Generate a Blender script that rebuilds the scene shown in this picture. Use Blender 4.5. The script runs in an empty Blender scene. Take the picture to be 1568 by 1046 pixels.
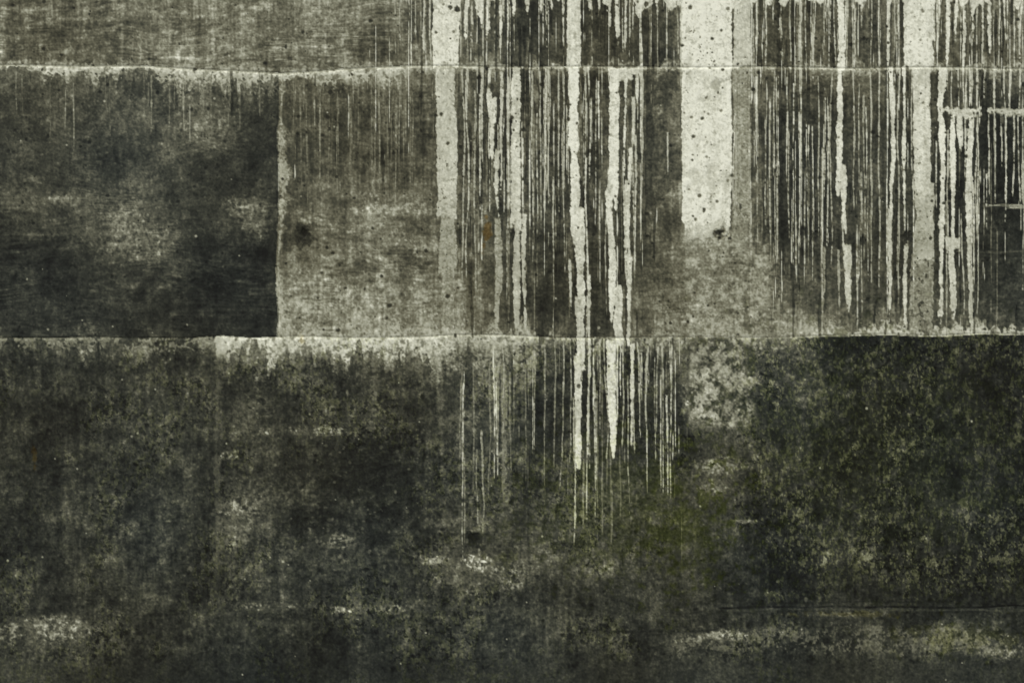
import bpy, math, numpy as np
from mathutils import Vector
# ------------------------------------------------------------------ scale
PX=0.004            # one wall unit = 4 mm ; u to the right, v downwards
GX,GZ=784.0,1166.0   # u of wall centre, v of ground level
GAIN=np.array([0.805,0.80,0.782])

def axis(lo,a,b,hi,fine,coarse):
    return np.concatenate([np.arange(lo,a,coarse),np.arange(a,b,fine),np.arange(b,hi+1,coarse)])
U=axis(-900,-20,1590,2470,1.05,7.0)
V=axis(-330,-16,1064,1166,1.15,5.0)
H,W=len(V),len(U)
UU,VV=np.meshgrid(U,V)
def bw(t):
    return [(1-t)**3/6,(3*t**3-6*t**2+4)/6,(-3*t**3+3*t**2+3*t+1)/6,t**3/6]
def lat1(xs,s,seed):
    r=np.random.RandomState(seed); g=(xs+1000.0)/s+r.rand(); i=np.floor(g).astype(int); t=g-i
    A=r.randn(i.max()+5); w=bw(t)
    return sum(w[k]*A[i+k] for k in range(4))/0.69
def lat(sx,sy,seed,U=U,V=V):
    r=np.random.RandomState(seed)
    gx=(U+1000.0)/sx+r.rand(); gy=(V+1000.0)/sy+r.rand()
    ix=np.floor(gx).astype(int); iy=np.floor(gy).astype(int)
    A=r.randn(iy.max()+5,ix.max()+5).astype(np.float32)
    wx=bw(gx-ix); wy=bw(gy-iy)
    B=sum(A[:,ix+k]*wx[k][None,:] for k in range(4))
    C=sum(B[iy+k,:]*wy[k][:,None] for k in range(4))
    return C/0.48
def fbm(sx,sy,o,seed,gain=0.6):
    t=0;a=1;n=0
    for k in range(o):
        t=t+a*lat(max(sx/2**k,1.3),max(sy/2**k,1.3),seed+k*17); n+=a*a; a*=gain
    return t/math.sqrt(n)
_R=np.random.RandomState(5)
TEX=_R.randn(512,512).astype(np.float32)
def smp(X,Y,seed):
    X=X+seed*37.7; Y=Y+seed*91.3
    i=np.floor(X).astype(np.int32); j=np.floor(Y).astype(np.int32); a=X-i; b=Y-j
    a=a*a*(3-2*a); b=b*b*(3-2*b)
    g=lambda p,q: TEX[q&511,p&511]
    return ((g(i,j)*(1-a)+g(i+1,j)*a)*(1-b)+(g(i,j+1)*(1-a)+g(i+1,j+1)*a)*b)/0.72
def fr(sx,sy,o,seed,gain=0.7,ratio=1.9):
    """fractal noise whose octaves are turned against each other, so no weave shows"""
    t=0;a=1;n=0
    for k in range(o):
        th=0.45+1.13*k+seed*.37 if abs(sx-sy)<.01 else (.10 if k%2 else -.12)
        c,s=math.cos(th),math.sin(th); kx_=sx/ratio**k; ky_=sy/ratio**k
        t=t+a*smp((UU*c-VV*s)/kx_,(UU*s+VV*c)/ky_,seed%97+k*5+1); n+=a*a; a*=gain
    return t/math.sqrt(n)
def ss(a,b,x):
    t=np.clip((x-a)/(b-a),0,1); return t*t*(3-2*t)
def grid(xk,yk,rows):
    R=np.array(rows,float)
    B=np.array([np.interp(U,xk,r) for r in R])
    yi=np.clip(V,yk[0],yk[-1]); k=np.clip(np.searchsorted(yk,yi,side='right')-1,0,len(yk)-2)
    yk=np.array(yk,float); t=(yi-yk[k])/(yk[k+1]-yk[k]); t=t*t*(3-2*t)
    return B[k]*(1-t)[:,None]+B[k+1]*t[:,None]
# ------------------------------------------------------------------ noises
n_big=fbm(120,120,5,11); n_med=fr(44,44,5,31,.75); n_sm=fr(16,16,4,51,.85); n_fine=fr(4.6,4.6,2,71,.85)
n_rag=fr(10,10,3,91,0.85); grain=fr(1.9,1.9,1,13)
n_vert=fbm(4,60,3,121,0.8); n_vwide=fbm(22,160,3,141,0.7); n_hw=fbm(160,16,3,181)
wy=lat(120,60,201)*8+lat(45,28,203)*3.5
wavy=(smp(UU/34,(VV+wy)/2.1,3)+0.9*smp(UU/20,(VV+wy*1.1)/4.0,4)+.6*smp(UU/60,(VV+wy*.8)/9,6))/1.45
wmask=ss(-.9,1.1,fr(70,70,2,19))
scr=smp(UU/9,(VV+wy*.6+UU*.03)/1.9,8)*ss(.2,1.0,fr(50,26,2,24))      # scratched board grain
# ------------------------------------------------------------------ base tone (stain age of every pour)
x17=list(range(0,1700,100))
top=grid(x17,[0,50,100],[
 [98,96,94,96,102,106,104,76,52,50,62,68,60,70,74,76,80],
 [86,90,92,94,100,104,94,70,52,54,64,62,56,64,68,68,72],
 [80,84,88,95,100,104,94,74,60,60,70,64,58,66,70,70,74]])
ml=grid([0,100,200,300,420],[105,150,200,250,300,350,400,450,515],[
 [66,70,70,68,64],[56,60,60,54,46],[48,54,57,57,43],[49,54,54,51,41],[56,62,58,50,47],[48,56,62,50,46],
 [43,47,50,42,39],[40,43,43,40,37],[43,45,43,43,43]])
mr=grid([425,500,600,700,800,900,1000,1100,1200,1300,1400,1500,1600],[105,150,200,250,300,350,400,450,515],[
 [85,85,88,76,64,64,80,88,60,74,68,74,78],[66,72,76,66,56,56,76,88,52,70,58,54,56],
 [64,68,72,62,54,54,74,88,44,68,56,42,38],[66,70,72,62,54,54,72,88,42,66,52,36,34],
 [70,82,86,70,56,54,68,90,42,64,52,40,36],[72,94,100,76,54,52,64,102,44,62,52,44,40],
 [84,98,98,82,47,46,68,118,54,60,56,50,48],[88,108,108,86,47,46,74,120,74,70,66,60,54],
 [104,122,116,94,60,54,86,120,90,80,78,72,62]])
lo=grid(x17,[520,570,620,680,740,800,860,920,980,1046],[
 [50,56,50,60,88,92,88,74,66,56,74,98,70,46,44,44,38],
 [44,47,46,47,53,53,48,50,46,42,50,92,50,41,41,43,29],
 [43,45,45,47,54,48,43,50,46,41,44,82,45,41,40,40,34],
 [44,46,46,47,51,44,38,51,46,44,44,54,41,40,39,38,34],
 [44,46,47,47,51,35,34,48,47,47,49,50,40,39,38,38,34],
 [41,47,49,49,57,39,38,50,52,54,54,46,40,39,38,38,36],
 [39,45,49,47,52,42,41,56,60,56,51,43,40,38,39,39,36],
 [42,46,47,47,52,48,46,46,48,46,45,42,41,40,39,40,40],
 [52,54,45,41,41,40,41,44,46,44,44,47,46,45,46,49,48],
 [47,45,39,39,37,36,37,38,38,37,38,41,42,39,39,39,41]])
s1=np.interp(U,[0,120,250,430,520,640,900,1568],[99,102,104,113,107,103,104,105])+lat1(U,60,1)*0.8   # upper pour joint
s2=np.interp(U,[0,330,331,700,1040,1250,1568],[519,519,518,516,518,515,514])+lat1(U,45,2)*1.0            # lower pour joint
xv=426+lat1(V,50,3)*2.0                                                                                  # vertical joint
S1=VV-s1[None,:]; S2=VV-s2[None,:]; XV=UU-xv[:,None]
isT=S1<0; isM=(S1>=0)&(S2<0); isL=S2>=0
L=np.where(isT,top,np.where(isL,lo,np.where(XV<0,ml,mr)))
left=(isM&(XV<0)); right=(isM&(XV>=0))
# darker, mossier pour at lower right
edgeR=ss(-6,6,UU-1156-6*n_rag-4*n_sm)*isL*ss(960,880,VV)
L=L*(1-.14*edgeR)
# mid-scale mottling
amp=np.where(isT,.09,np.where(left,.14,np.where(right,.11,.14)))
L=L*np.exp(amp*(n_big*.6+n_med*.8)+np.where(isL,.09,.08)*n_sm+np.where(isL,.06,.04)*n_rag)
L*=np.exp(np.where(isL,.07,np.where(left,.04,.09))*n_vert+0.05*n_vwide+.04*n_hw)
wm=np.where(isT&(UU<660),.75,np.where(left,.3+.6*ss(240,330,VV),np.where(right,.45+.5*ss(290,380,VV)*ss(760,640,UU),.3)))*(.3+.8*wmask)
L*=np.exp((0.12*wavy+.13*scr)*wm)
def blot(cx,cy,rx,ry,T,k=1.0,rough=.45,soft=.40,brk=0.0,sel=None):
    """stain of tone T with ragged, broken outline"""
    global L
    i0,i1=np.searchsorted(U,[cx-rx*2.2-4,cx+rx*2.2+4]); j0,j1=np.searchsorted(V,[cy-ry*2.2-4,cy+ry*2.2+4])
    s=(slice(j0,j1),slice(i0,i1))
    d=np.sqrt(((UU[s]-cx)/rx)**2+((VV[s]-cy)/ry)**2)+rough*(n_sm[s]*.4+n_rag[s]*.5+n_med[s]*.3)
    m=min(k*1.12,1)*(1-ss(1-soft,1+soft,d))
    if brk>0: m=m*((1-brk)+brk*ss(-.4,.4,n_rag[s]*.8+.6*n_fine[s]+.4*n_sm[s]))
    if sel is not None: m=m*sel[s]
    L[s]=L[s]*(1-m)+T*(1+.07*n_sm[s]+.05*n_fine[s]+.06*wavy[s]+.08*scr[s])*m
# left dark panel stains
for b in [(318,200,38,34,104,.9),(345,212,24,20,80,.6),(255,236,26,20,92,.8),(36,232,20,22,82,.75),(22,205,26,12,64,.5),(95,306,44,7,118,.85),
          (40,312,44,12,84,.6),(190,335,34,34,100,.85),(215,365,50,30,106,.95),(240,385,26,16,98,.8),(170,385,30,18,82,.65),(376,318,34,18,102,.9),(388,345,20,16,96,.8),
          (160,300,40,16,76,.6),(215,290,30,14,76,.6),(120,250,14,14,86,.6),(110,250,60,40,62,.4),(400,300,14,30,74,.5),(270,140,40,14,76,.4),(60,470,50,14,52,.5),
          (130,505,30,14,90,.6),(275,145,14,12,36,.6),(100,150,60,8,68,.4),(320,440,60,40,34,.5),(80,400,60,30,36,.4),(385,200,30,60,36,.5),(150,200,30,40,62,.4),(200,160,20,30,42,.4),(320,270,40,30,38,.5),(300,350,14,30,38,.5),(20,270,40,14,36,.5)]:
    blot(*b[:5],k=b[5],soft=.5,brk=.45,sel=left)
for b in [(60,60,60,18,66,.5),(250,40,60,14,78,.4),(420,60,60,18,116,.4),(120,92,50,8,66,.5),(520,30,50,22,122,.4),(45,15,30,6,130,.4),(300,75,60,10,114,.5),(330,30,14,10,132,.7),(190,15,60,8,116,.4),(150,60,40,10,72,.5)]:
    blot(*b[:5],k=b[5],brk=.45,sel=isT)
# right of the joint
for b in [(467,356,13,20,32,.9),(625,388,22,34,58,.75),(575,322,40,12,140,.85),(635,318,24,12,132,.8),(560,345,30,14,122,.6),(600,365,30,14,126,.6),
          (555,300,36,6,122,.5),(480,430,40,24,118,.5),(560,470,70,26,126,.5),(640,460,40,30,124,.5),(470,480,36,20,132,.65),(505,400,24,16,114,.4),(540,420,40,16,76,.5),(600,430,30,12,78,.4),(520,365,26,12,70,.5),
          (690,480,30,24,124,.5),(1000,172,16,8,130,.6),(1000,350,12,14,122,.5),(1030,255,16,30,52,.5),(915,255,14,6,46,.6),(840,250,30,6,48,.5),(845,430,30,60,42,.6),
          (1015,300,22,40,58,.5),(1015,450,30,40,98,.5),(1170,420,36,40,116,.5),(1160,470,50,30,116,.6),(1200,490,50,16,112,.6),(1255,350,12,16,34,.7),(1262,362,12,14,38,.7),
          (1326,335,13,13,110,.7),(1318,368,12,9,34,.8),(1391,362,11,12,38,.8),(1330,380,30,24,54,.5),(1250,140,10,10,36,.6),(1225,250,30,80,40,.5),(1330,250,24,30,84,.4),
          (1530,230,36,60,26,.85),(1540,440,30,60,54,.5),(1520,350,24,14,60,.5),(1000,115,30,8,96,.5),(740,330,16,20,116,.6),(835,150,20,30,56,.5),(500,135,40,10,56,.5),(452,150,12,26,56,.5),(1550,205,26,20,30,.7)]:
    blot(*b[:5],k=b[5],brk=.5,sel=right)
# lower pour
for b in [(130,540,12,16,118,.85),(118,515,20,12,92,.6),(395,560,14,20,108,.7),(390,615,22,14,80,.6),(500,660,46,7,132,.85),(395,660,30,6,108,.7),(355,697,14,6,124,.85),
          (372,778,28,18,126,.9),(366,808,24,8,104,.7),(400,760,40,40,72,.4),(510,770,36,8,84,.6),(520,828,26,12,106,.8),(515,860,18,12,88,.6),(500,875,60,20,56,.4),
          (560,730,90,60,28,.65),(460,800,40,16,25,.8),(470,720,50,30,28,.6),(600,800,60,30,30,.6),(725,820,16,12,26,.7),(665,858,24,9,114,.8),(672,800,24,10,88,.6),
          (733,864,18,14,182,1),(722,905,20,6,106,.7),(775,872,30,18,112,.8),(782,896,20,8,118,.75),(672,888,16,7,108,.6),(820,850,34,26,82,.5),(900,855,30,12,80,.5),
          (720,640,26,26,84,.5),(705,665,12,40,84,.5),(770,610,16,40,100,.5),(765,655,16,20,108,.5),(770,690,12,40,94,.5),(700,745,30,40,66,.4),
          (690,560,40,10,136,.6),(960,790,60,70,58,.5),(1080,600,26,42,176,1),(1075,628,20,16,166,.85),(1140,575,12,26,148,.9),(1120,560,24,16,122,.6),(1140,630,12,22,124,.7),
          (1110,650,30,6,120,.7),(1095,715,30,14,114,.8),(1092,745,26,14,98,.7),(1130,712,16,8,100,.6),(1138,798,18,3,112,.8),(1118,530,60,22,122,.6),(1215,535,40,18,72,.5),
          (1300,560,60,20,54,.4),(1540,560,40,26,24,.7),(1230,610,16,24,76,.6),(1250,810,14,10,60,.5),(1275,810,12,20,28,.6),(1490,540,50,12,54,.4),
          (80,955,46,12,112,.8),(85,970,36,14,124,.75),(15,968,14,14,110,.75),(140,965,18,8,92,.6),(410,928,40,6,112,.7),(525,934,26,6,138,.9),(590,932,40,7,112,.75),(640,925,24,10,84,.5),
          (790,945,60,16,60,.4),(1120,972,40,8,144,.9),(1060,980,24,8,112,.75),(1200,966,40,6,104,.7),(1040,990,10,20,94,.6),(1290,940,60,4,90,.6),(1480,985,60,14,102,.65),(1450,965,40,8,94,.6),
          (1525,998,30,10,126,.8),(1400,985,36,12,80,.6),(1340,975,20,10,78,.5),(700,970,20,10,66,.4),(500,935,10,10,42,.5),(930,950,40,8,62,.4),(1130,1030,30,10,64,.5),(845,765,16,10,86,.6),
          (60,760,60,60,37,.4),(8,760,12,20,78,.6),(25,880,10,8,94,.7),(560,700,30,30,28,.5),(270,840,20,60,37,.4),(1100,850,30,40,54,.4),(640,640,20,40,38,.5),(530,600,60,20,46,.4),(600,640,30,20,58,.4),(1160,640,20,60,36,.5),(1000,870,60,30,50,.4)]:
    blot(*b[:5],k=b[5],rough=.45,brk=.65,sel=isL)
# ---- speckle / flaking
r=n_fine+.3*n_sm
dens=np.where(isL,.8,np.where(left,.55,.4))
fl=fr(3.4,6.4,2,23,.8); fl2=fr(6.0,10,3,29,.9); fl3=fr(6,6,3,37,.9)
patch=.3+.9*ss(-.5,1.1,fr(70,70,2,41)+.3*n_med)
R_low=isL*ss(1120,1200,UU)*ss(950,860,VV)
mossc=np.exp(-((UU-970)/130)**2-((VV-770)/80)**2)*isL
olive=isL*(patch*(1-.5*R_low)+.5*R_low)*(1+.9*R_low+.6*mossc)*np.maximum(ss(.8,1.1,fl+.2*n_med)*.7,ss(1.0,1.25,fl2+.2*n_med)*(.6+.4*R_low))
L=L+olive*(13+5*R_low)*(L/44)**.4
L=L*(1-isL*.38*ss(.7,1.0,-fl3)*patch)
L=L*(1-.24*ss(1.0,1.5,-r)*dens)
L=L*(1+.28*ss(1.1,1.7,r)*dens)
# speckled low strip above the base
st=isL*ss(955,972,VV+5*n_rag+5*n_med)*ss(1008,990,VV+5*n_rag+5*n_med)*ss(1020,1060,UU)*ss(.2,.7,fl2*.6+n_fine*.6+.3*n_sm+.5*n_med)*.6
L=L*(1-st)+100*st
# ------------------------------------------------------------------ efflorescence along joints
def band(S,side,thk,T,k,xm,seed,brk=.5):
    """light crust hanging below (side=+1) or above a joint"""
    global L
    d=S*side
    th=thk*(1+.35*lat1(U,22,seed)+.35*lat1(U,7,seed+1)+.25*lat1(U,3,seed+2))[None,:]
    m=(d>-1.5)*(1-ss(.6,1.0,d/np.maximum(th,1.2)+.25*n_rag))*k*xm
    m=m*((1-brk)+brk*ss(-.9,0,n_rag+.5*n_fine+.4*n_med))
    L=L*(1-m)+T*(1+.07*n_rag+.05*n_fine)*m
xm=lambda a,b,e=14:(ss(a-e,a+e,UU)*(1-ss(b-e,b+e,UU)))
band(S1,1,46,106,.6,xm(100,620,60),315,.7)
band(S1,1,22,154,.95,xm(60,640,40),301)
band(S1,1,9,174,.95,xm(-900,660,30),305,.5)
band(S1,-1,9,148,.75,xm(-900,2400,30),309,.55)
band(S1,1,12,144,.6,xm(640,1568,20),311,.6)
band(S1,1,5,160,.8,xm(640,2400,20),312,.5)
band(S2,1,60,104,.5,xm(338,700,6),322,.7)
band(S2,1,48,138,.8,xm(640,840,12),323,.5)
band(S2,1,33,172,1,xm(338,700,6),321,.4)
band(S2,1,16,162,.85,xm(690,840,10),324,.4)
band(S2,-1,22,154,.75,xm(430,850,20),327,.5)
band(S2,1,22,114,.8,xm(-900,330,10),331,.8)
band(S2,1,16,136,.85,xm(850,1050,10),333,.6)
band(S2,-1,28,134,.7,xm(1000,1300,20),335,.5)
band(S2,-1,18,162,1,xm(1240,2400,10),337,.45)
band(S2,1,24,130,.7,xm(1010,1210,20),339,.5)
L=np.where(isL&(UU>1250),L*(1-.22*ss(60,5,S2)),L)
# vertical joint crust
dv=XV; wv=(7+3*lat1(V,30,341)+3*lat1(V,9,343))[:,None]
m=isM*(dv>-2)*(1-ss(.5,1.2,np.abs(dv-4)/np.maximum(wv,1.5)+.35*n_rag))*.9*(.45+.55*ss(-.6,.3,n_rag+n_med*.5+ss(420,500,VV)*.8))
L=L*(1-m)+150*(1+.06*n_fine)*m
d2=UU-(333+lat1(V,60,345)*2)[:,None]
m=isL*(1-ss(1,5,np.abs(d2)+2*n_rag))*.6*ss(960,800,VV); L=L*(1-m)+84*m
m=isL*(1-ss(6,12,np.abs(d2-8)+2*n_rag))*.85*ss(556,536,VV); L=L*(1-m)+178*m
# ------------------------------------------------------------------ fine run-down streaks
def colp(pts):
    xs=[p[0] for p in pts]; ys=[p[1] for p in pts]; return np.interp(U,xs,ys)[None,:]
dT=colp([(-900,0),(470,.0),(520,.35),(600,.55),(640,.8),(1040,.8),(1150,.82),(1270,.85),(1568,.95),(2400,.9)])
dM=colp([(-900,.1),(0,.12),(420,.18),(430,.4),(600,.5),(660,.6),(700,.82),(800,.9),(985,.85),(1000,.55),(1040,.55),(1120,.7),(1150,1.0),(1235,.88),(1270,.5),(1340,.55),(1355,.85),(1568,.85),(2400,.8)])
dM=dM*np.interp(V,[103,180,260,380,440,515],[1.05,1,.97,.9,.75,.55])[:,None]
dM=dM*np.where(XV<0,ss(270,180,VV)*1.6+.05,1)
dM=np.where((UU<660)&(XV>0),dM*(ss(320,240,VV)*.8+.35),dM)
dL=colp([(-900,.0),(680,.0),(700,.45),(830,.6),(870,.9),(1035,.85),(1050,.25),(1150,.0),(2400,.0)])*np.interp(V,[515,660,760,850,900],[1,.92,.75,.4,0])[:,None]
D=np.where(isT,dT,np.where(isM,dM,dL))
def streaks(sx,sy,seed,T,k,thr,brk=.5):
    global L
    n=(lat(sx,sy,seed)+.4*lat(sx*1.1,sy*.22,seed+3)+.2*lat(1.8,14,seed+5)+.4*lat(25,120,seed+7))/1.18
    m=ss(thr-.10,thr+.12,n-(1-D)*2.1)*k*ss(.08,.3,D)
    m=m*((1-brk)+brk*ss(-1.0,.1,n_rag+.5*n_fine))
    L=L*(1-m)+(T+8*n_sm)*m
streaks(3.0,120,431,34,.6,.7,.3)       # dark runs between
streaks(1.7,160,401,130,.55,1.15,.4)
streaks(1.3,140,411,168,.95,1.25,.45)
streaks(1.4,260,421,186,1,1.5,.4)
# ------------------------------------------------------------------ thick white runs (old limewash)
P=np.zeros((H,W)); PT=np.full((H,W),180.0)
def run(cx,w,y0,y1,T=180,k=1.0,wob=1.6,wn=.28,fade=0.18,seed=0,hard=1.0,blk=False):
    if w<20: w=w*(.84 if w>6 else .74 if w>2.3 else .9)
    i0,i1=np.searchsorted(U,[cx-w*1.3-10,cx+w*1.3+10]); j0,j1=np.searchsorted(V,[y0-4,y1+10])
    s=(slice(j0,j1),slice(i0,i1)); v=V[j0:j1]; sd=int(cx*13+y0*7+seed)%100000
    c=cx+lat1(v,75,sd)*wob+lat1(v,22,sd+1)*wob*.3
    ww=w/2*(1+wn*.9*lat1(v,60,sd+2)+wn*.5*lat1(v,14,sd+3))
    f=np.clip((v-y0)/(y1-y0),0,1)
    dmg=(1-k)+fade*f
    if not blk:
        ww=ww*(1-.45*f**1.5)
        tip=np.clip((y1+4-v)/max(w*2.2,10),0,1); ww=ww*np.sqrt(tip)
        dmg=dmg+.22*ss(.7,1.0,f)
    e=min(1,.4+w/16)
    d=np.abs(UU[s]-c[:,None])-ww[:,None]+(n_rag[s]*.5+n_fine[s]*.35)*e*hard
    a=(1-ss(-.7,.7,d))
    a=a*(1-ss(.0,.4,(dmg[:,None]*2.6-1.5)+.42*(n_rag[s]+.6*n_sm[s]+.5*n_fine[s])))
    a=a*(1-ss(y1-3,y1+6,VV[s]+4*n_rag[s]))*ss(y0-3,y0+1,VV[s]+1.5*n_rag[s])
    a=a*np.clip(k+.2,0,1)
    q=a>P[s]
    P[s]=np.where(q,a,P[s]); PT[s]=np.where(q,T,PT[s])
rows=[
# above / upper pour
(683,40,-330,97,196,1,.8,.05,.02,1),(648,6,-330,78,175),(637,3,-330,50,165),(660,4,-330,92,175),(627,2,-330,80,165),(615,3,-330,60,160),(606,2,-330,90,150),(712,7,-330,62,185),(722,5,-330,96,160,.8),(735,10,-330,42,192),(750,8,-330,58,188),(765,8,-330,72,186),
(779,4,-330,50,175),(789,12,-330,26,190),(808,10,-330,16,186),(826,8,-330,14,186),(846,12,-330,14,186),(862,5,-330,40,175),(879,21,-330,104,196,1,.8,.08,.02,1),
(903,12,-330,14,186),(918,8,-330,14,186),(934,7,-330,40,188),(946,11,-330,66,190),(960,7,-330,80,182),(970,4,-330,50,180),(985,12,-330,12,180),(1005,10,-330,10,180),(1025,8,-330,18,180),(1037,4,-330,96,145,.8),
(1082,75,-330,106,202,1,.6,.02,.02,1),(1136,27,-330,102,172,.93,.6,.05,.05,1),(1160,4,-330,60,165),(1172,3,-330,100,165),(1183,5,-330,34,170),(1197,3,-330,80,165),(1212,4,-330,96,155),(1228,5,-330,30,170),(1243,3,-330,96,155),(1262,3,-330,90,155),
(1287,13,-330,108,198,1,.8,.1,.02,1),(1277,3,-330,100,170),(1304,3,-330,100,165),(1318,4,-330,40,170),(1334,3,-330,96,155),(1347,3,-330,98,165),(1361,7,-330,100,184),(1372,3,-330,80,170),
(1406,43,-330,104,196,1,.8,.05,.03,1),(1437,6,-330,70,190),(1450,9,-330,100,190),(1463,7,-330,60,190),(1476,8,-330,100,184),(1490,9,-330,54,188),(1502,5,-330,100,180),(1516,8,-330,80,186),(1529,4,-330,100,175),(1541,6,-330,64,186),(1553,4,-330,102,175),(1565,6,-330,90,182),
# second pour
(684,30,106,330,170,.93,.8,.06,.12,1),(686,26,318,420,150,.84,1,.12,.1,1),(688,24,408,512,138,.74,1,.15,.1,1),(708,3,108,500,155,.85),(716,4,112,420,165,.9),(727,3,140,500,145,.8),(737,5,108,210,165,.88),(748,11,106,178,182,.95),(756,11,150,250,186,.97),(762,8,230,330,174,.9),(768,7,112,300,174,.9),
(763,11,335,505,150,.8),(790,19,106,350,180,.95,.8,.14,.1,1),(791,15,345,512,168,.9,1.6,.2,.12),(802,7,330,505,176,.88),(779,4,120,240,172),
(815,2.2,110,400,160,.9),(828,2,110,350,155,.9),(841,2,110,300,160,.9),(856,3,108,320,160,.9),(864,2,110,420,155,.9),
(879,16,100,225,200,1,.8,.2,.05,1),(880,15,190,370,198,1,1.5),(886,23,318,485,198,.99,2.5,.22),(872,7,400,470,178,.9),(889,16,455,560,192,.95,1.5,.2,.1,1),(886,15,545,722,190,.96,1.5),(898,4,240,520,184,.95),(902,6,420,700,184,.96),(895,2.2,106,240,170),
(941,16,104,320,200,1,1.4),(936,15,260,490,196,.98,2),(944,15,440,530,188,.94,2,.2,.1,1),(938,17,522,705,198,1,1),(958,54,104,116,192,.95,.5,.05,.0,1),(957,8,112,270,190,1,1),(968,8,230,400,186,.95,2),(976,9,112,160,188),(968,6,150,220,175),
(959,7,280,460,180,.92,2),(962,11,390,530,188,.93,2.5),(973,4,210,330,170,.9),(967,8,526,680,190,.98,1),(982,3,120,380,160,.88),(990,5,530,650,160,.88),(1004,2.2,530,660,160,.9),(1015,2.2,528,655,160,.9),(1027,3,528,658,165,.92),(952,2.2,520,690,160,.9),(917,2.2,520,660,155,.9),(927,2.2,300,480,155,.88),(928,2.2,520,700,155,.88),(978,2.2,524,660,160,.88),
(1082,74,103,346,196,1,.6,.02,.02,1),(1082,70,330,368,182,.82,.6,.02,.1,1),(1050,8,106,366,184,.95),(1136,27,103,345,138,.82,.8,.08,.12,1),(1124,4,106,330,184,.95),(1149,3,106,400,150,.9),
(1085,70,345,512,150,.72,1.5,.08,.12,1),(1134,30,340,440,128,.7,1,.1,.15),(1060,24,500,550,150,.65),
(1272,3,106,400,155,.88),(1286,12,104,300,200,1,1.4),(1292,14,255,360,198,1,1.6),(1291,5,330,390,175),(1298,18,375,474,180,.9,1.5),(1283,5,385,470,155,.8),(1306,2.2,106,320,155,.88),(1258,5,380,505,135,.75),
(1318,2.2,106,300,155,.88),(1333,2.2,106,330,155,.88),(1347,3,106,440,160,.9),(1365,8,104,340,190,.98,1.5),(1362,7,320,500,178,.92),(1385,8,104,355,192,.98,1.5),(1387,9,375,505,178,.92),(1376,2.2,106,420,165),
(1411,28,104,300,184,.98,1,.08,.05,1),(1416,32,280,400,166,.9,1,.08,.08,1),(1414,34,390,508,142,.72,1.2,.1,.08,1),(1396,3,106,300,175),
(1472,62,167,176,180,.88,.5,.05,.0,1),(1543,60,167,173,172,.86,.5,.05,.0,1),(1443,14,104,350,196,1,1.5),(1441,11,310,500,192,.95,2),(1457,10,170,410,194,.97,2),(1459,10,370,490,186,.9,2),(1471,9,174,230,190),(1478,4,200,300,180),(1489,13,170,215,190),(1486,9,200,410,188,.95,2),(1489,9,380,505,178,.9,2),
(1497,2.2,180,480,170),(1474,3,330,480,168,.9),(1460,22,364,376,184,.8,1,.15,.1,1),(1513,3,176,300,170,.95),(1524,2.2,176,310,170,.95),(1533,3,176,250,175),(1541,4,176,335,188,.98),(1551,2.2,176,300,175,.95),(1561,3,176,310,175,.95),(1450,2.2,200,480,168),
(1456,3,104,165,175),(1467,3,104,140,175),(1480,3,104,165,175),(1495,4,104,165,175),(1508,3,104,150,175),(1522,4,104,165,175),(1536,3,104,165,175),(1549,4,104,165,175),(1562,3,104,165,175),
# lower pour
(706,4,560,720,124,.76),(712,3,700,830,126,.8),(725,2.2,560,780,122,.78),(733,3,690,800,136,.8),(740,4,660,810,142,.85),(752,2.2,560,760,126,.8),(762,4,560,700,138,.85),(771,11,560,760,124,.66),(783,3,570,720,124,.8),(806,2.2,560,740,124,.8),(818,3,550,660,132,.8),(833,3,530,740,136,.85),(848,2.2,524,720,134,.85),(862,2.4,520,750,146,.9),(872,2.4,518,710,155,.9),(880,2.4,640,790,140,.85),(893,2.2,690,800,130,.8),(915,3,600,780,120,.78),(948,2.2,690,790,110,.75),(1146,4,530,640,130,.7)]
for q in rows:
    a=list(q[:4]); T=q[4] if len(q)>4 else 175; k=q[5] if len(q)>5 else 1; wob=q[6] if len(q)>6 else 1.4; wn=q[7] if len(q)>7 else .2; fd=q[8] if len(q)>8 else .12; bk=len(q)>9
    run(*a,T,k,wob,wn,fd,blk=bk)
rr=np.random.RandomState(77)
# many hair-thin trickles
for (a,b,n,ya,yb,la,lb) in [(1152,1275,20,104,200,60,290),(700,870,15,104,300,60,250),(890,1045,11,104,300,50,220),(1300,1400,9,104,300,60,260),(1430,1568,10,180,330,60,200),(600,1045,18,-330,-300,360,430),(1150,1568,20,-330,-300,360,435),(430,670,30,108,170,40,210),(0,420,20,108,130,30,120),(690,1045,20,518,640,40,230)]:
    for i in range(n):
        y=ya+rr.rand()*(yb-ya); T_=(150+rr.rand()*42) if a>=600 else (100+rr.rand()*40)
        run(a+rr.rand()*(b-a),rr.choice([1.3,1.5,1.8,2.3]),y,y+la+rr.rand()*(lb-la),T_,.86+rr.rand()*.12,1.0)
for i in range(70):      # the wall carries on to the right of what the photograph frames
    c=1590+rr.rand()*820; run(c,rr.choice([4,5,8,12,20]),-330,rr.choice([60,100,180,300,400,500]),150+rr.rand()*35,.9)
# solid limewash above the pour edge
edge=1+6*lat1(U,16,501)+7*lat1(U,6,503); edge=edge-np.interp(U,[560,700,2400],[60,0,0])
m=(1-ss(-2,2,VV-edge[None,:]+3*n_rag))*ss(590,660,UU); q=m>P; P=np.where(q,m,P); PT=np.where(q,186,PT)
tone=PT*(1+.02*n_big+.022*n_sm+.02*n_vert+.012*grain)
tone=tone*(1-.10*ss(.8,1.8,-n_med))*(1-.14*ss(1.2,1.8,n_fine+.3*n_med))
tone=tone-ss(330,370,VV)*isM*8*(1+n_med)
PP=P*np.clip(PT/160,.75,1)
L=L*(1-PP)+tone*PP
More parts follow.
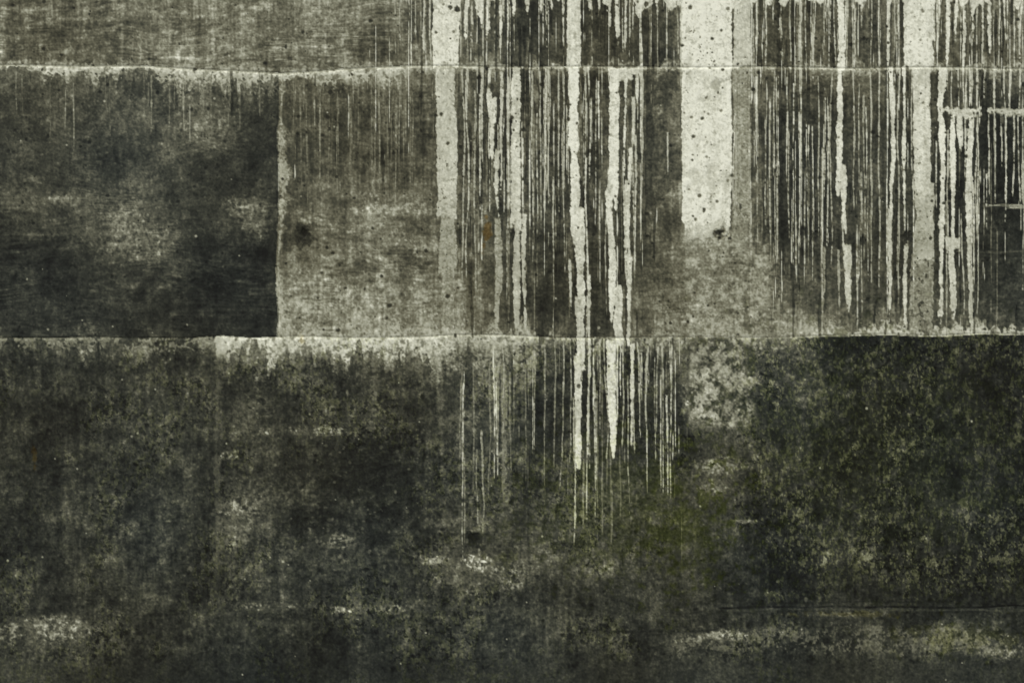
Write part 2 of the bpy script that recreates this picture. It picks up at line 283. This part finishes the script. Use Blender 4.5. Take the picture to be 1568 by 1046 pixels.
# mottled peeling of the limewash, lower part of wide strip
m=isM*ss(352,375,VV+5*n_rag)*xm(1045,1180,10)*.72; L=L*(1-m)+m*(116+28*np.tanh(n_sm*1.1+n_med*.7+n_rag*.5)+9*n_fine+7*wavy+22*ss(440,350,VV)*ss(1120,1100,UU))
m=isL*ss(668,640,VV)*xm(1055,1156,5)*.65; L=L*(1-m)+m*(94+52*np.tanh(n_sm*1.0+n_rag*.9+.5*fr(14,14,1,61)+.8*ss(1105,1080,UU)*ss(550,570,VV))+7*n_fine)
# ------------------------------------------------------------------ thin lines, ticks, pits, tie holes
def hline(y,x0,x1,th,T,k,seed):
    global L
    c=y+lat1(U,40,seed)*1.2
    m=(1-ss(th*.4,th*.4+1.6,np.abs(VV-c[None,:])+.5*n_rag))*xm(x0,x1,5)*k*(.5+.5*ss(-.6,.4,n_rag)); L=L*(1-m)+T*m
hline(317,1506,1568,2.0,160,.85,701); hline(317,1543,1568,3,180,.8,703); hline(386,1500,1568,1.5,110,.5,705)
hline(929,1100,2400,2.2,11,.95,707); hline(933,1110,2400,2.5,76,.5,709); hline(921,1180,1420,1.5,20,.5,711)
hline(990,-900,200,2,62,.4,713); hline(964,900,1100,2,22,.5,715)
L-= (np.abs(S1+1)<1.6)*18*ss(-.8,.8,n_rag+.5); L-=(np.abs(S2+1)<1.4)*16*ss(-.8,.8,n_rag)
L=L*(1-isL*.35*(1-ss(1,3,np.abs(UU-183)))*ss(975,1000,VV))
# smooth skim at very base
m=ss(1000,1020,VV+3*n_rag+6*n_sm)*.6; L=L*(1-m)+m*(np.interp(U,[0,180,190,500,560,1000,1100,1568],[50,46,38,36,35,38,44,40])[None,:]*np.exp(.10*n_big+.05*n_vwide+.06*n_fine))
pit=np.zeros((H,W))
def dot(cx,cy,r_,T,k=1,deep=1.0,e=1.0):
    i0,i1=np.searchsorted(U,[cx-r_*2.6-4,cx+r_*2.6+4]); j0,j1=np.searchsorted(V,[cy-r_*2.6-4,cy+r_*2.6+4]); s=(slice(j0,j1),slice(i0,i1))
    d=np.sqrt(((UU[s]-cx)*e)**2+(VV[s]-cy)**2)/r_+.2*n_rag[s]
    m=(1-ss(.5,1.3,d))*k; L[s]=L[s]*(1-m)+T*m; pit[s]=np.maximum(pit[s],(1-ss(.5,1.3,d))*deep)
for c in [(1103,357,9,18,.95,6),(1389,361,8,34,.8,4),(1321,369,7,32,.8,3),(1249,362,7,38,.7,3),(466,356,8,20,.8,3,1.4),(725,822,10,22,.75,2),(752,133,7,40,.7,2),(1493,74,6,50,.7,2),(746,352,6,60,.5,2),(1096,131,11,124,.6,1.0),(1326,335,8,92,.4,1),(703,357,5,56,.5,2),(1326,8,5,56,.5,2)]: dot(*c)
rp=np.random.RandomState(9)
for i in range(40): dot(1047+rp.rand()*72,rp.rand()*345,.9+rp.rand()*1.3,95,.8,.4)
for i in range(12): dot(665+rp.rand()*36,rp.rand()*200,.9+rp.rand()*1.6,95,.8,.4)
for i in range(12): dot(1390+rp.rand()*40,rp.rand()*340,.9+rp.rand()*1.6,95,.8,.4)
for c in [(700,15,4,40),(668,50,2.5,70),(690,12,3,50),(1057,12,3,60),(1075,182,2.5,60),(1071,300,3,70),(1065,336,3,80),(1098,308,2.5,80)]: dot(*c,.9,1)
for i in range(900): dot(rp.rand()*1568,rp.rand()*520,.9+rp.rand()**3*2.4,24,.75,.8,rp.choice([.8,1,1.25]))
for i in range(620): dot(rp.rand()*1568,530+rp.rand()*470,1.0+rp.rand()**3*3.0,rp.choice([16,20,66,88]),.65,.6,rp.choice([.75,1,1.3]))
for i in range(240): dot(350+rp.rand()*500,680+rp.rand()*200,1.2+rp.rand()**2*2.8,rp.choice([17,76,86,98]),.6,.5,rp.choice([.7,1,1.3]))
for i in range(110): dot(rp.rand()*1568,rp.rand()*1046,.9+rp.rand()*1.0,155,.8,-.2)
# grain everywhere
L=L*np.exp((.06*grain+.055*fr(2.6,2.6,1,17)+.045*fr(3.6,3.6,1,27))*np.where(L>140,.35,1)); L=np.clip(L,11,208)
# ------------------------------------------------------------------ tone -> pigment colour
kx=[11,35,60,85,130,190,215]
Rr=np.interp(L,kx,[10.5,33.2,58.7,85,129.5,190,215]); Gg=np.interp(L,kx,[11.4,35.7,60.6,85.5,130.5,191.7,216.7]); Bb=np.interp(L,kx,[9.4,30.5,50.5,70.5,111,173,199])
warm=(right*ss(1600,1300,UU)*.5+isT*.4)*ss(150,90,L)+.2*lat(80,80,821)*ss(120,60,L)
Rr=Rr+2.4*warm; Bb=Bb-3.5*warm
ol=np.clip(olive,0,1); Rr=Rr+1.5*ol; Gg=Gg+2.4*ol; Bb=Bb-5*ol
def tint(cx,cy,rx,ry,dr,dg,db):
    global Rr,Gg,Bb
    d=np.sqrt(((UU-cx)/rx)**2+((VV-cy)/ry)**2)+.3*n_sm+.3*n_rag; m=1-ss(.3,1.4,d); Rr=Rr+m*dr; Gg=Gg+m*dg; Bb=Bb+m*db
for t in [(746,352,5,14,16,3,-14),(740,378,3,10,12,2,-10),(53,703,3,16,16,8,-7),(462,520,5,12,9,4,-8),(960,770,150,90,3,4,-4),(1060,820,60,70,2,3,-4),(1350,700,220,150,1,2,-2),(1480,975,90,20,3,3,-5),(1290,940,70,4,7,5,-4)]: tint(*t)
C=np.stack([Rr,Gg,Bb],-1)/255.0; C=np.clip(C,.03,.9)
C=np.where(C<=.04045,C/12.92,((C+.055)/1.055)**2.4)/GAIN
# ------------------------------------------------------------------ relief (metres, + = out of the wall)
h=.0016*n_big*.6+.0006*n_med+.0003*n_sm+.00018*n_rag+(.00014*wavy+.0001*scr)*wm
h=h+.0006*PP-.0018*pit+.0004*olive
h-=.004*np.exp(-((S1)/1.7)**2)+.004*np.exp(-((S2)/1.7)**2)+isM*.003*np.exp(-((XV)/1.7)**2)
h+=.0025*ss(-1,1,S2)-.0015*ss(-1,1,-S1)
h+=.0035*ss(926,932,VV)*ss(1000,1100,UU)+.0008*(L/100-.5)*isL
# ------------------------------------------------------------------ mesh (front sheet + body)
co=np.stack([(UU-GX)*PX,-h,(GZ-VV)*PX],-1).reshape(-1,3)
idx=np.arange(H*W).reshape(H,W)
f=np.stack([idx[:-1,:-1],idx[1:,:-1],idx[1:,1:],idx[:-1,1:]],-1).reshape(-1,4)
x0,x1=co[:,0].min(),co[:,0].max(); zt=co[:,2].max(); D_=.35
back=np.array([[x0,D_,0],[x1,D_,0],[x1,D_,zt],[x0,D_,zt]])
me=bpy.data.meshes.new("concrete_wall")
nv=len(co)
rim=np.concatenate([idx[0,:],idx[1:,-1],idx[-1,-2::-1],idx[-2:0:-1,0]])
rb=co[rim].copy(); rb[:,1]=D_
allco=np.concatenate([co,rb,back]); n=len(rim); a=rim; b=np.roll(rim,-1); ra=nv+np.arange(n); rbn=np.roll(ra,-1)
f=np.concatenate([f,np.stack([a,b,rbn,ra],-1),np.array([[nv+n,nv+n+3,nv+n+2,nv+n+1]])])
me.vertices.add(len(allco)); me.vertices.foreach_set("co",allco.astype(np.float32).ravel())
me.loops.add(f.size); me.loops.foreach_set("vertex_index",f.astype(np.int32).ravel())
me.polygons.add(len(f)); me.polygons.foreach_set("loop_start",np.arange(0,f.size,4,dtype=np.int32))
me.update(calc_edges=True)
col=np.ones((len(allco),4),np.float32); col[:,:3]=.12; col[:nv,:3]=C.reshape(-1,3); col[nv:nv+n,:3]=C.reshape(-1,3)[rim]
at=me.color_attributes.new("stain",'FLOAT_COLOR','POINT'); at.data.foreach_set("color",col.ravel())
wet=np.full(len(allco),.9,np.float32); wet[:nv]=np.clip(.66+.0025*L.reshape(-1),.6,1)
ra_=me.attributes.new("rough",'FLOAT','POINT'); ra_.data.foreach_set("value",wet)
sm=np.zeros(len(f),bool); sm[:(H-1)*(W-1)]=True; me.polygons.foreach_set("use_smooth",sm)
wall=bpy.data.objects.new("concrete_wall",me); bpy.context.collection.objects.link(wall)
def mat(name):
    m=bpy.data.materials.new(name); m.use_nodes=True; t=m.node_tree; return m,t,t.nodes["Principled BSDF"]
m,t,p=mat("stained_concrete"); N=t.nodes; K=t.links
a=N.new("ShaderNodeAttribute"); a.attribute_name="stain"; a2=N.new("ShaderNodeAttribute"); a2.attribute_name="rough"
tc=N.new("ShaderNodeTexCoord"); nz=N.new("ShaderNodeTexNoise"); nz.inputs["Scale"].default_value=170; nz.inputs["Detail"].default_value=4; nz.inputs["Roughness"].default_value=.65
K.new(tc.outputs["Object"],nz.inputs["Vector"])
mr_=N.new("ShaderNodeMapRange"); mr_.inputs["From Min"].default_value=.3; mr_.inputs["From Max"].default_value=.7; mr_.inputs["To Min"].default_value=.95; mr_.inputs["To Max"].default_value=1.05
K.new(nz.outputs["Fac"],mr_.inputs["Value"])
vm=N.new("ShaderNodeVectorMath"); vm.operation='SCALE'; K.new(a.outputs["Color"],vm.inputs[0]); K.new(mr_.outputs[0],vm.inputs["Scale"])
K.new(vm.outputs[0],p.inputs["Base Color"]); K.new(a2.outputs["Fac"],p.inputs["Roughness"]); p.inputs["Specular IOR Level"].default_value=.1
bp=N.new("ShaderNodeBump"); bp.inputs["Strength"].default_value=.15; bp.inputs["Distance"].default_value=.001; K.new(nz.outputs["Fac"],bp.inputs["Height"]); K.new(bp.outputs[0],p.inputs["Normal"])
me.materials.append(m)
# ------------------------------------------------------------------ ground
gm=bpy.data.meshes.new("ground"); g=300
gm.from_pydata([(-g,-g,-.002),(g,-g,-.002),(g,g,-.002),(-g,g,-.002)],[],[(0,1,2,3)]); go=bpy.data.objects.new("ground",gm); bpy.context.collection.objects.link(go)
m,t,p=mat("worn_asphalt"); N=t.nodes; K=t.links
tc=N.new("ShaderNodeTexCoord"); nz=N.new("ShaderNodeTexNoise"); nz.inputs["Scale"].default_value=2.5; nz.inputs["Detail"].default_value=10; K.new(tc.outputs["Object"],nz.inputs["Vector"])
cr=N.new("ShaderNodeValToRGB"); cr.color_ramp.elements[0].color=(.035,.035,.032,1); cr.color_ramp.elements[1].color=(.085,.082,.075,1); cr.color_ramp.elements[0].position=.35; cr.color_ramp.elements[1].position=.65
K.new(nz.outputs["Fac"],cr.inputs[0]); K.new(cr.outputs[0],p.inputs["Base Color"]); p.inputs["Roughness"].default_value=.9
n2=N.new("ShaderNodeTexNoise"); n2.inputs["Scale"].default_value=90; K.new(tc.outputs["Object"],n2.inputs["Vector"]); bp=N.new("ShaderNodeBump"); bp.inputs["Distance"].default_value=.01; K.new(n2.outputs["Fac"],bp.inputs["Height"]); K.new(bp.outputs[0],p.inputs["Normal"])
gm.materials.append(m)
# ------------------------------------------------------------------ light
w=bpy.data.worlds.new("World"); bpy.context.scene.world=w; w.use_nodes=True; t=w.node_tree
sky=t.nodes.new("ShaderNodeTexSky"); sky.sky_type='NISHITA'; sky.sun_disc=False
EL,ROT=math.radians(48),math.radians(212); sky.sun_elevation=EL; sky.sun_rotation=ROT; sky.dust_density=3; sky.air_density=1
bg=t.nodes["Background"]; bg.inputs["Strength"].default_value=.12; t.links.new(sky.outputs[0],bg.inputs["Color"])
sl=bpy.data.lights.new("sun",'SUN'); sl.energy=2.6; sl.angle=math.radians(12); sl.color=(1,.96,.90); so=bpy.data.objects.new("sun",sl); bpy.context.collection.objects.link(so)
d=Vector((math.sin(ROT)*math.cos(EL),math.cos(ROT)*math.cos(EL),math.sin(EL))); so.rotation_euler=d.to_track_quat('Z','Y').to_euler(); so.location=d*20
# ------------------------------------------------------------------ camera
cd=bpy.data.cameras.new("camera"); cam=bpy.data.objects.new("camera",cd); bpy.context.collection.objects.link(cam)
dist=8.0; cd.sensor_width=36; cd.lens=36*dist/(1568*PX); cd.clip_end=2000
cam.location=(0,-dist,(GZ-523)*PX); cam.rotation_euler=(math.radians(90),0,0)
sc=bpy.context.scene; sc.camera=cam; sc.view_settings.view_transform='Standard'; sc.view_settings.look='None'; sc.view_settings.exposure=0
